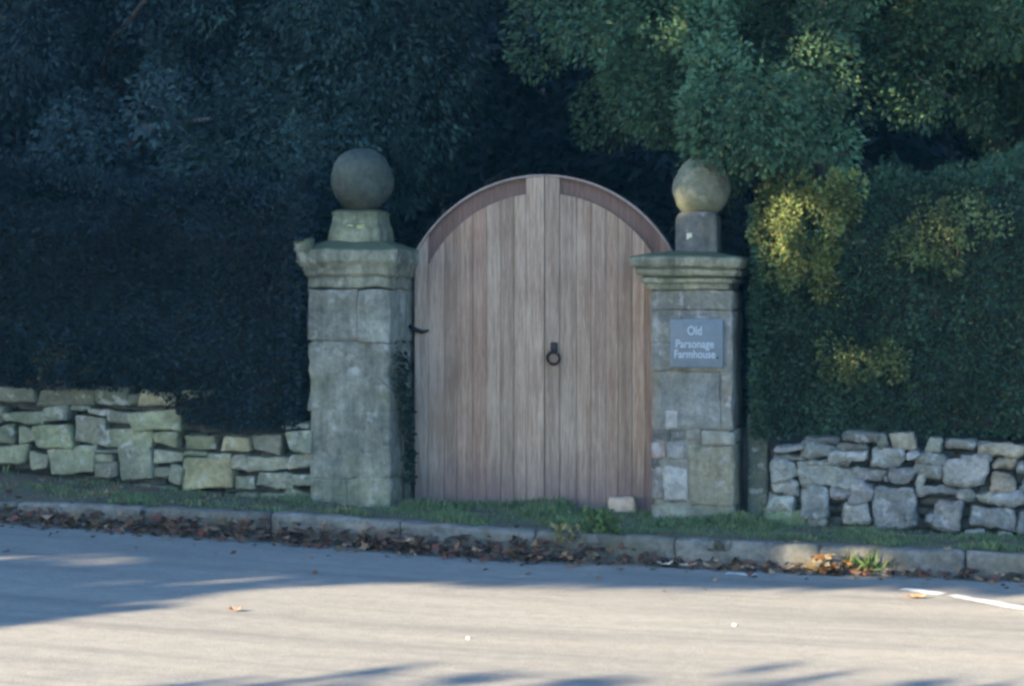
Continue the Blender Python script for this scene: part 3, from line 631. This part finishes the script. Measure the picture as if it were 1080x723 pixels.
# ivy creeping on the inner side of the left pillar
iv = empty('ivy_sprig', (-.87, .35, .55), 'thin dark ivy clinging to the inner edge of the left pillar beside the gate', 'ivy')
mb = MB(); tube(mb, [(-.87, .30, .25), (-.865, .26, .7), (-.86, .20, 1.0), (-.862, .06, 1.22)], [.012, .010, .008, .004], 6)
tube(mb, [(-.86, .2, 1.0), (-.90, -.02, 1.08), (-1.0, -.03, 1.17)], [.007, .005, .003], 5); mb.build('stem', M_BARK, iv)
k = 420; tz = RNG.random(k)**.8; P = np.c_[-.868+RNG.uniform(0, .035, k), np.interp(tz, [0, 1], [.42, .10])+RNG.normal(0, .09, k), .35+tz*.95+RNG.normal(0, .05, k)]
nmesh('leaves', leaf_quads(P, np.tile([1, -.3, -.4], (k, 1)), RNG.uniform(.03, .055, k), .7, .6), tints(k, (.02, .032, .022), .3), M_LEAF, iv)

g0 = lambda u, v: (u, v, z_ground(u, v))
tree('yew_tree', 'yew at far left with shade put into the colour of its drooping sprays behind the left hedge', g0(-4.6, 3.2), 7, .22, [((-4.6, 3.0, 4.8), (1.6, 1.5, 2.4)), ((-3.2, 1.9, 4.1), (.55, .5, .7)), ((-4.4, 1.8, 4.2), (.5, .5, .8)), ((-3.6, 2.6, 3.6), (1.0, .9, 1.0)), ((-5.2, 2.6, 3.5), (1.1, .9, 1.0)), ((-4.3, 1.0, 2.95), (.9, .6, .4)), ((-3.1, 1.1, 2.9), (.8, .6, .45))], 210, 460, .34, .062, SHADED_YEW, asp=.4, droop=.7)
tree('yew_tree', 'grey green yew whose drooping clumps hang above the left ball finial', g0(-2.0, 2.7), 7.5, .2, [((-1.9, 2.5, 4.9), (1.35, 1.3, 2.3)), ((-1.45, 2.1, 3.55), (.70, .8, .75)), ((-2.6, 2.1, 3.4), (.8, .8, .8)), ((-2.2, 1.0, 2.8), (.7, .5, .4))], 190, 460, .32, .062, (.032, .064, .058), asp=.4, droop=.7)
tree('yew_tree', 'green leafy evergreen overhanging the right ball finial', g0(2.0, 2.3), 7.5, .2, [((1.7, 1.9, 5.0), (1.7, 1.5, 2.0)), ((.9, 1.3, 3.75), (.95, .9, .80)), ((1.75, .45, 3.2), (.75, .65, .62)), ((1.45, .05, 2.98), (.30, .28, .20))], 230, 720, .27, .046, (.050, .100, .054), alt=(.10, .13, .05), asp=.5, droop=.4)
tree('yew_tree', 'tall green evergreen behind the right hedge at the right edge', g0(3.5, 2.9), 7.5, .12, [((4.0, 2.3, 5.0), (1.8, 1.4, 2.1)), ((3.2, 1.5, 3.7), (.9, .8, .7)), ((4.6, 1.4, 3.5), (.9, .8, .8))], 190, 720, .28, .046, (.056, .110, .054), alt=(.11, .14, .05), asp=.5, droop=.35)
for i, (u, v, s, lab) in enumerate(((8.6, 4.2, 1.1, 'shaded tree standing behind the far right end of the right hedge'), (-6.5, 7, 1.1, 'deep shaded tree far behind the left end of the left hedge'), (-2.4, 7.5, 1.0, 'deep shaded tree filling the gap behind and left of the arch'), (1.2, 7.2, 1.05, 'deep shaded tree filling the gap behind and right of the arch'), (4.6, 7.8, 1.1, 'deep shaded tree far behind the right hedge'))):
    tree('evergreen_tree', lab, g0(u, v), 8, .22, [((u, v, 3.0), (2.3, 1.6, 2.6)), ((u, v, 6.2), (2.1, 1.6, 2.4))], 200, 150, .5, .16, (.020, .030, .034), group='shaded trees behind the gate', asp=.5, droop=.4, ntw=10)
# far-off wood closing the view
us_ = RNG.uniform(-30, 26, 150000); P = np.c_[us_, RNG.uniform(11, 14, 150000), RNG.uniform(.2, 10, 150000)]
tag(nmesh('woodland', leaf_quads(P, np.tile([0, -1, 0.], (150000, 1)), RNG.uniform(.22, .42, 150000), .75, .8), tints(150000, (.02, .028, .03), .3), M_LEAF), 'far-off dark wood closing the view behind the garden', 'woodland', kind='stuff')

# unseen trees across the road, leaves cut to place shade and sun patches
TANE = math.tan(SUN_EL)
BU = np.array([-6, -1.75, -1.56, -1.26, -1.07, -1.0, -.81, -.58, -.26, .47, 1.59, 2.77, 3.47, 9]); BV = np.array([-9, -6.4, -4.68, -4.43, -4.02, -3.54, -3.0, -2.66, -2.38, -2.05, -1.84, -1.48, -1.44, -1.4])
SU = np.array([-3, -1.0, 1.1, 3.45, 9]); SV = np.array([-7, -5.9, -5.0, -4.5, -3.2])
GAPS = [((-2.14, 0, .46), .04), ((1.93, .05, 2.2), .07), ((2.12, .05, 2.08), .04), ((1.84, .05, 2.02), .03), ((2.08, .05, 2.36), .04), ((1.98, .05, 1.92), .02), ((1.12, .1, 2.38), .06), ((2.13, -1, .08), .05), ((2.50, -1, .08), .04), ((1.02, -.1, 1.93), .03), ((2.42, 0, 1.3), .05), ((2.9, 0, 2.18), .06), ((.0, 1.4, 3.85), .06), ((2.9, 1.2, 3.8), .10), ((1.2, .6, 3.5), .06), ((.7, 1, 3.6), .03), ((2.5, .8, 3.2), .12)]
SLITS = [((-1.5, -3.10), (-.75, -2.62), .11), ((.3, -1.75), (.9, -1.62), .10), ((-2.9, -2.6), (-1.6, -1.82), .14), ((-1.75, -2.2), (-1.0, -1.75), .10)]
def shade_ok(P):
    t = (P[:, 2]-.0)/TANE; hu = P[:, 0]+SUN_H[0]*t; hv = P[:, 1]+SUN_H[1]*t
    bv = np.interp(hu, BU, BV); sv = np.interp(hu, SU, SV)
    lit = (hv < bv) & (hv > sv)
    low = (hv <= sv) & (RNG.random(len(P)) < .85)
    keep = ~lit & ~low
    for (ax, ay), (bx, by), hw in SLITS:
        ex, ey = bx-ax, by-ay; q = np.clip(((hu-ax)*ex+(hv-ay)*ey)/(ex*ex+ey*ey), 0, 1); keep &= np.hypot(hu-ax-q*ex, hv-ay-q*ey) > hw
    L = np.array(LDIR)
    for (c, r) in GAPS:
        d = P-np.array(c); perp = d-(d@L)[:, None]*L; keep &= np.linalg.norm(perp, axis=1) > r+.10
    return keep
def at_sw(s, w_): return (SUN_H[0]*s+SUN_H[1]*w_, SUN_H[1]*s-SUN_H[0]*w_)
for (s, w_, zc_, rz, lab) in ((-19.5, -5.0, 8.6, 5.2, 'left roadside tree across the road'), (-17.5, .2, 7.5, 5.0, 'middle roadside tree across the road'), (-16, 6.2, 6.9, 4.2, 'right roadside tree across the road')):
    u, v = at_sw(s, w_); 
    t = empty('roadside_tree', (u, v, z_ground(u, v)), lab+', tall with a clear trunk, unseen, crown cut to shape the light', 'tree', 'trees on the far side of the road')
    k = 42000; o = unit(RNG.normal(0, 1, (k, 3)))*(RNG.random(k)**.4)[:, None]*np.array([4.7, 4.7, rz]); P = o+np.array([u, v, zc_])
    P = P[shade_ok(P)]
    nmesh('crown', leaf_quads(P, np.tile([0, 0, -.3], (len(P), 1)), RNG.uniform(.14, .26, len(P)), .75, .9), tints(len(P), (.06, .085, .035), .3), M_LEAF, t)
    trunk_mesh((u, v, z_ground(u, v)), zc_, .22, [tuple(p) for p in P[P[:, 2] > zc_+1][:14]], 14).build('trunk', M_BARK, t)

# added blue volume that lifts the dark foliage to navy
m, n, b = mat('navy_veil'); n.nodes.remove(b); pv = N(n, 'ShaderNodeVolumePrincipled'); pv.inputs['Color'].default_value = (.15, .56, 1.0, 1); pv.inputs['Density'].default_value = .0005
n.links.new(pv.outputs[0], n.nodes['Material Output'].inputs['Volume'])
mb = MB(); V = [(x, y, z) for x in (-301, 301) for y in (-301, 301) for z in (-3, 17)]
mb.add(V, [(0, 1, 3, 2), (4, 6, 7, 5), (0, 4, 5, 1), (2, 3, 7, 6), (0, 2, 6, 4), (1, 5, 7, 3)]); tag(mb.build('blue_veil', m, smooth=False), kind='stuff')

# ---------------------------------------------------------------- verge grass and leaf litter
def scatter_grass():
    Ps = []; C = []; S = []
    k = 0
    while k < 34000:
        u = random.uniform(-6, 6); v = random.uniform(-.88, .42 if -.85 < u < 1.0 else -.01)
        nz = noise.noise(Vector((u*2.2, v*3, 0)))
        d = interp(u, [-6, -3.6, -3.1, -2.4, -2.0, -1.2, -.85, -.6, 6], [.25, .12, .5, .6, .25, .35, .5, 1, 1])
        if v < -.72 and nz < .15: d *= .15
        if random.random() > d*(.55+1.2*nz): continue
        edge = 1.25 if v > -.2 else 1.0
        Ps.append((u, v, z_ground(u, v)-.005)); S.append(random.uniform(.028, .065)*edge*(.6+1.5*max(0, nz)))
        C.append(random.choice([(.12, .19, .085), (.155, .225, .10), (.10, .165, .07), (.21, .225, .12)])); k += 1
    P = np.array(Ps); D = np.tile([0, -.15, 1.0], (k, 1)); 
    return nmesh('grass_verge', leaf_quads(P, D, np.array(S), .16, .38), np.array(C)*(1+RNG.uniform(-.25, .25, (k, 1))), M_GRASS)
tag(scatter_grass(), 'short green grass along the verge between kerb and walls', 'grass', kind='stuff')
BROWN = [(.125, .06, .04), (.19, .10, .06), (.085, .05, .04), (.19, .12, .07), (.07, .045, .04), (.28, .19, .11), (.16, .06, .04), (.12, .085, .06)]
def curled(P, S, C, flat=.5):
    k = len(P); d = unit(np.c_[RNG.normal(0, 1, k), RNG.normal(0, 1, k), RNG.normal(0, flat, k)]); s = unit(np.cross(d, RNG.normal(0, .35, (k, 3))+np.array([0, 0, 1.0]))); nn = np.cross(s, d)
    L = S[:, None]; cu = RNG.uniform(-.3, .35, (k, 1))
    mid = P; V = np.stack([mid-d*L*.5+nn*L*cu, mid+s*L*.36-d*L*.05, mid+d*L*.5+nn*L*cu, mid-s*L*.36-d*L*.05], 1)
    return V
Ps = []; S = []; C = []
random.seed(5)
while len(Ps) < 2700:
    u = random.uniform(-6, 6); dens_u = interp(u, [-6, -3.4, -1.5, -.5, .4, .9, 1.2, 1.9, 2.3, 3, 3.6, 6], [.8, .75, .85, 1, 1, .7, .35, .5, .35, .3, .4, .4])
    if random.random() > dens_u*(.75+.7*noise.noise(Vector((u*2.6, 5, 0)))): continue
    wdt = interp(u, [-6, -1, .6, 1.2, 3.5, 6], [.20, .20, .22, .13, .10, .10])
    a = abs(random.gauss(0, 1))*.55; dd = min(1.6, a); v = -1.01-dd*wdt
    hmax = (z_kerb(u)-z_road0(u))*interp(u, [-6, .8, 1.3, 6], [.75, .7, .30, .28])*max(0, 1-dd/1.1)
    Ps.append((u, v, z_road(u, v)+.012+random.random()*hmax)); S.append(min(.13, random.lognormvariate(-2.9, .38))); C.append(random.choice(BROWN))
P = np.array(Ps); tag(nmesh('leaf_litter', curled(P, np.array(S), 0, .35), np.array(C)*(1+RNG.uniform(-.25, .25, (len(P), 1))), M_DRY), 'brown fallen leaves drifted in the gutter against the kerb', 'leaf litter', kind='stuff')
Ps = []; S = []; C = []
for _ in range(900):
    u = random.uniform(-6, 6); v = random.uniform(-.98, -.05) if random.random() < .7 else -1.15-abs(random.gauss(0, .5))
    if v > -.9 and u > -1 and random.random() < .8: continue
    if v < -1.4 and random.random() < .75: continue
    z = z_ground(u, v)+.012 if v > -.86 else (z_kerb(u)+.008 if v > -1 else z_road(u, v)+.01)
    Ps.append((u, v, z)); S.append(random.uniform(.03, .07)); C.append(random.choice(BROWN))
P = np.array(Ps); tag(nmesh('scattered_leaf_litter', curled(P, np.array(S), 0, .15), np.array(C), M_DRY), 'thin scatter of small brown leaves over the kerb top and the road edge', 'leaf litter', kind='stuff')
def one_leaf(name, label, u, v, z, size, col, rot, group=None, pts=5):
    """a single lobed leaf, curled"""
    mb = MB(); V = [(0, 0, 0)]; n_ = pts*4
    for i in range(n_):
        a = 2*PI*i/n_; r = size*.5*(.62+.38*abs(math.cos(a*pts/2)))*(1.15 if abs(math.cos(a)) > .7 else .85)
        V.append((r*math.cos(a), r*math.sin(a)*.75, size*.22*(r/size*1.6)**2*random.uniform(.3, 1.6)))
    V = [(x*math.cos(rot)-y*math.sin(rot), x*math.sin(rot)+y*math.cos(rot), q) for x, y, q in V]
    F = [(0, i+1, (i+1) % n_+1) for i in range(n_)]
    mb.add([(u+x, v+y, z+q) for x, y, q in V], F, col); o = mb.build(name, M_DRY, smooth=False)
    sb = MB(); 
    return tag(o, label, 'leaf', group)
one_leaf('fallen_leaf', 'orange brown leaf lying alone on the road beside the white line', 2.85, -1.99, z_road(2.85, -1.99)+.008, .13, (.42, .19, .09), .4)
one_leaf('fallen_leaf', 'large tan leaf on the gutter drift before the left half of the gate', -.47, -1.14, z_road0(-.47)+.07, .14, (.48, .32, .20), .2)
one_leaf('fallen_leaf', 'pinkish tan leaf in the gutter drift in front of the gate middle', .04, -1.16, z_road0(.04)+.05, .13, (.42, .27, .20), 2.2)
one_leaf('fallen_leaf', 'cream leaf, left of a pale pair in the gutter before the sign pillar', 1.25, -1.12, z_road0(1.25)+.02, .10, (.52, .44, .33), .1)
one_leaf('fallen_leaf', 'peach coloured leaf, right of a pale pair in the gutter before the sign pillar', 1.40, -1.12, z_road0(1.4)+.02, .11, (.55, .40, .28), 3.0)
one_leaf('fallen_leaf', 'small faded orange leaf flat on the sunlit road, left of centre', -.62, -3.85, z_road(-.62, -3.85)+.008, .09, (.34, .2, .13), 1.0)
for (u, v, s, lab) in ((.74, -4.18, .010, 'white pebble alone on the sunlit road below the gate middle'), (1.97, -3.32, .010, 'tiny pale pebble on the sunlit road below the sign pillar')):
    mb = MB(); rbox(mb, (u, v, z_road(u, v)+s*.6), (s, s*.8, s*.7), s*.6, .004, 30, (1, 1, 1)); tag(mb.build('pebble', M_LINE), lab, 'pebble')
def tuft(name, label, u, v, z, n_, h, r, cols, asp=.16, spread=.4, cat='weed', mt=None):
    P = np.c_[RNG.normal(u, r, n_), RNG.normal(v, r*.5, n_), np.full(n_, z)]
    if asp > .3: P[:, 2] += RNG.uniform(0, h, n_); S = RNG.uniform(.03, .06, n_)
    else: S = RNG.uniform(.4, 1.1, n_)*h
    C = np.array(cols)[RNG.integers(0, len(cols), n_)]
    t = empty(name, (u, v, z), label, cat)
    nmesh('leaves', leaf_quads(P, np.tile([0, -.1, 1.0], (n_, 1)), S, asp, spread), C, mt or M_GRASS, t)
    mb = MB()
    for k in range(5): tube(mb, [(u+random.gauss(0, r*.4), v, z-.02), (u+random.gauss(0, r*.7), v-.01, z+h*.6)], [.004, .002], 5)
    mb.build('stem', M_BARK, t)
GR = [(.07, .13, .035), (.09, .15, .045), (.055, .10, .03)]; YL = [(.22, .19, .08), (.30, .25, .12), (.14, .15, .05)]
tuft('weed', 'leafy green weed spilling over the kerb in front of the gate', .80, -.93, z_kerb(.8)-.03, 260, .17, .075, GR, .55, .8)
tuft('weed', 'straw yellow withered weed at the kerb, left of the leafy green one', .60, -1.0, z_kerb(.6)-.07, 90, .10, .05, YL, .5, .8)
tuft('grass_tuft', 'tuft of grass growing over the kerb right of the orange leaves', 2.50, -1.0, z_road0(2.5)+.03, 170, .15, .06, GR+[(.15, .15, .06)], .12, .45, 'grass tuft')
tuft('grass_tuft', 'thin brownish tuft hanging over the kerb below the sign pillar', 1.58, -.99, z_kerb(1.58)-.07, 60, .10, .03, [(.10, .09, .05), (.07, .08, .04)], .12, .5, 'grass tuft')
k = 60; P = np.c_[RNG.normal(2.26, .06, k), RNG.normal(-1.08, .025, k), z_road0(2.26)+.02+RNG.uniform(0, .10, k)]
tag(nmesh('leaf_pile', curled(P, RNG.uniform(.05, .09, k), 0, .5), np.array([(.55, .22, .06), (.50, .30, .10), (.6, .42, .2)])[RNG.integers(0, 3, k)], M_DRY), 'small pile of bright orange leaves against the kerb near the right wall', 'leaf pile')
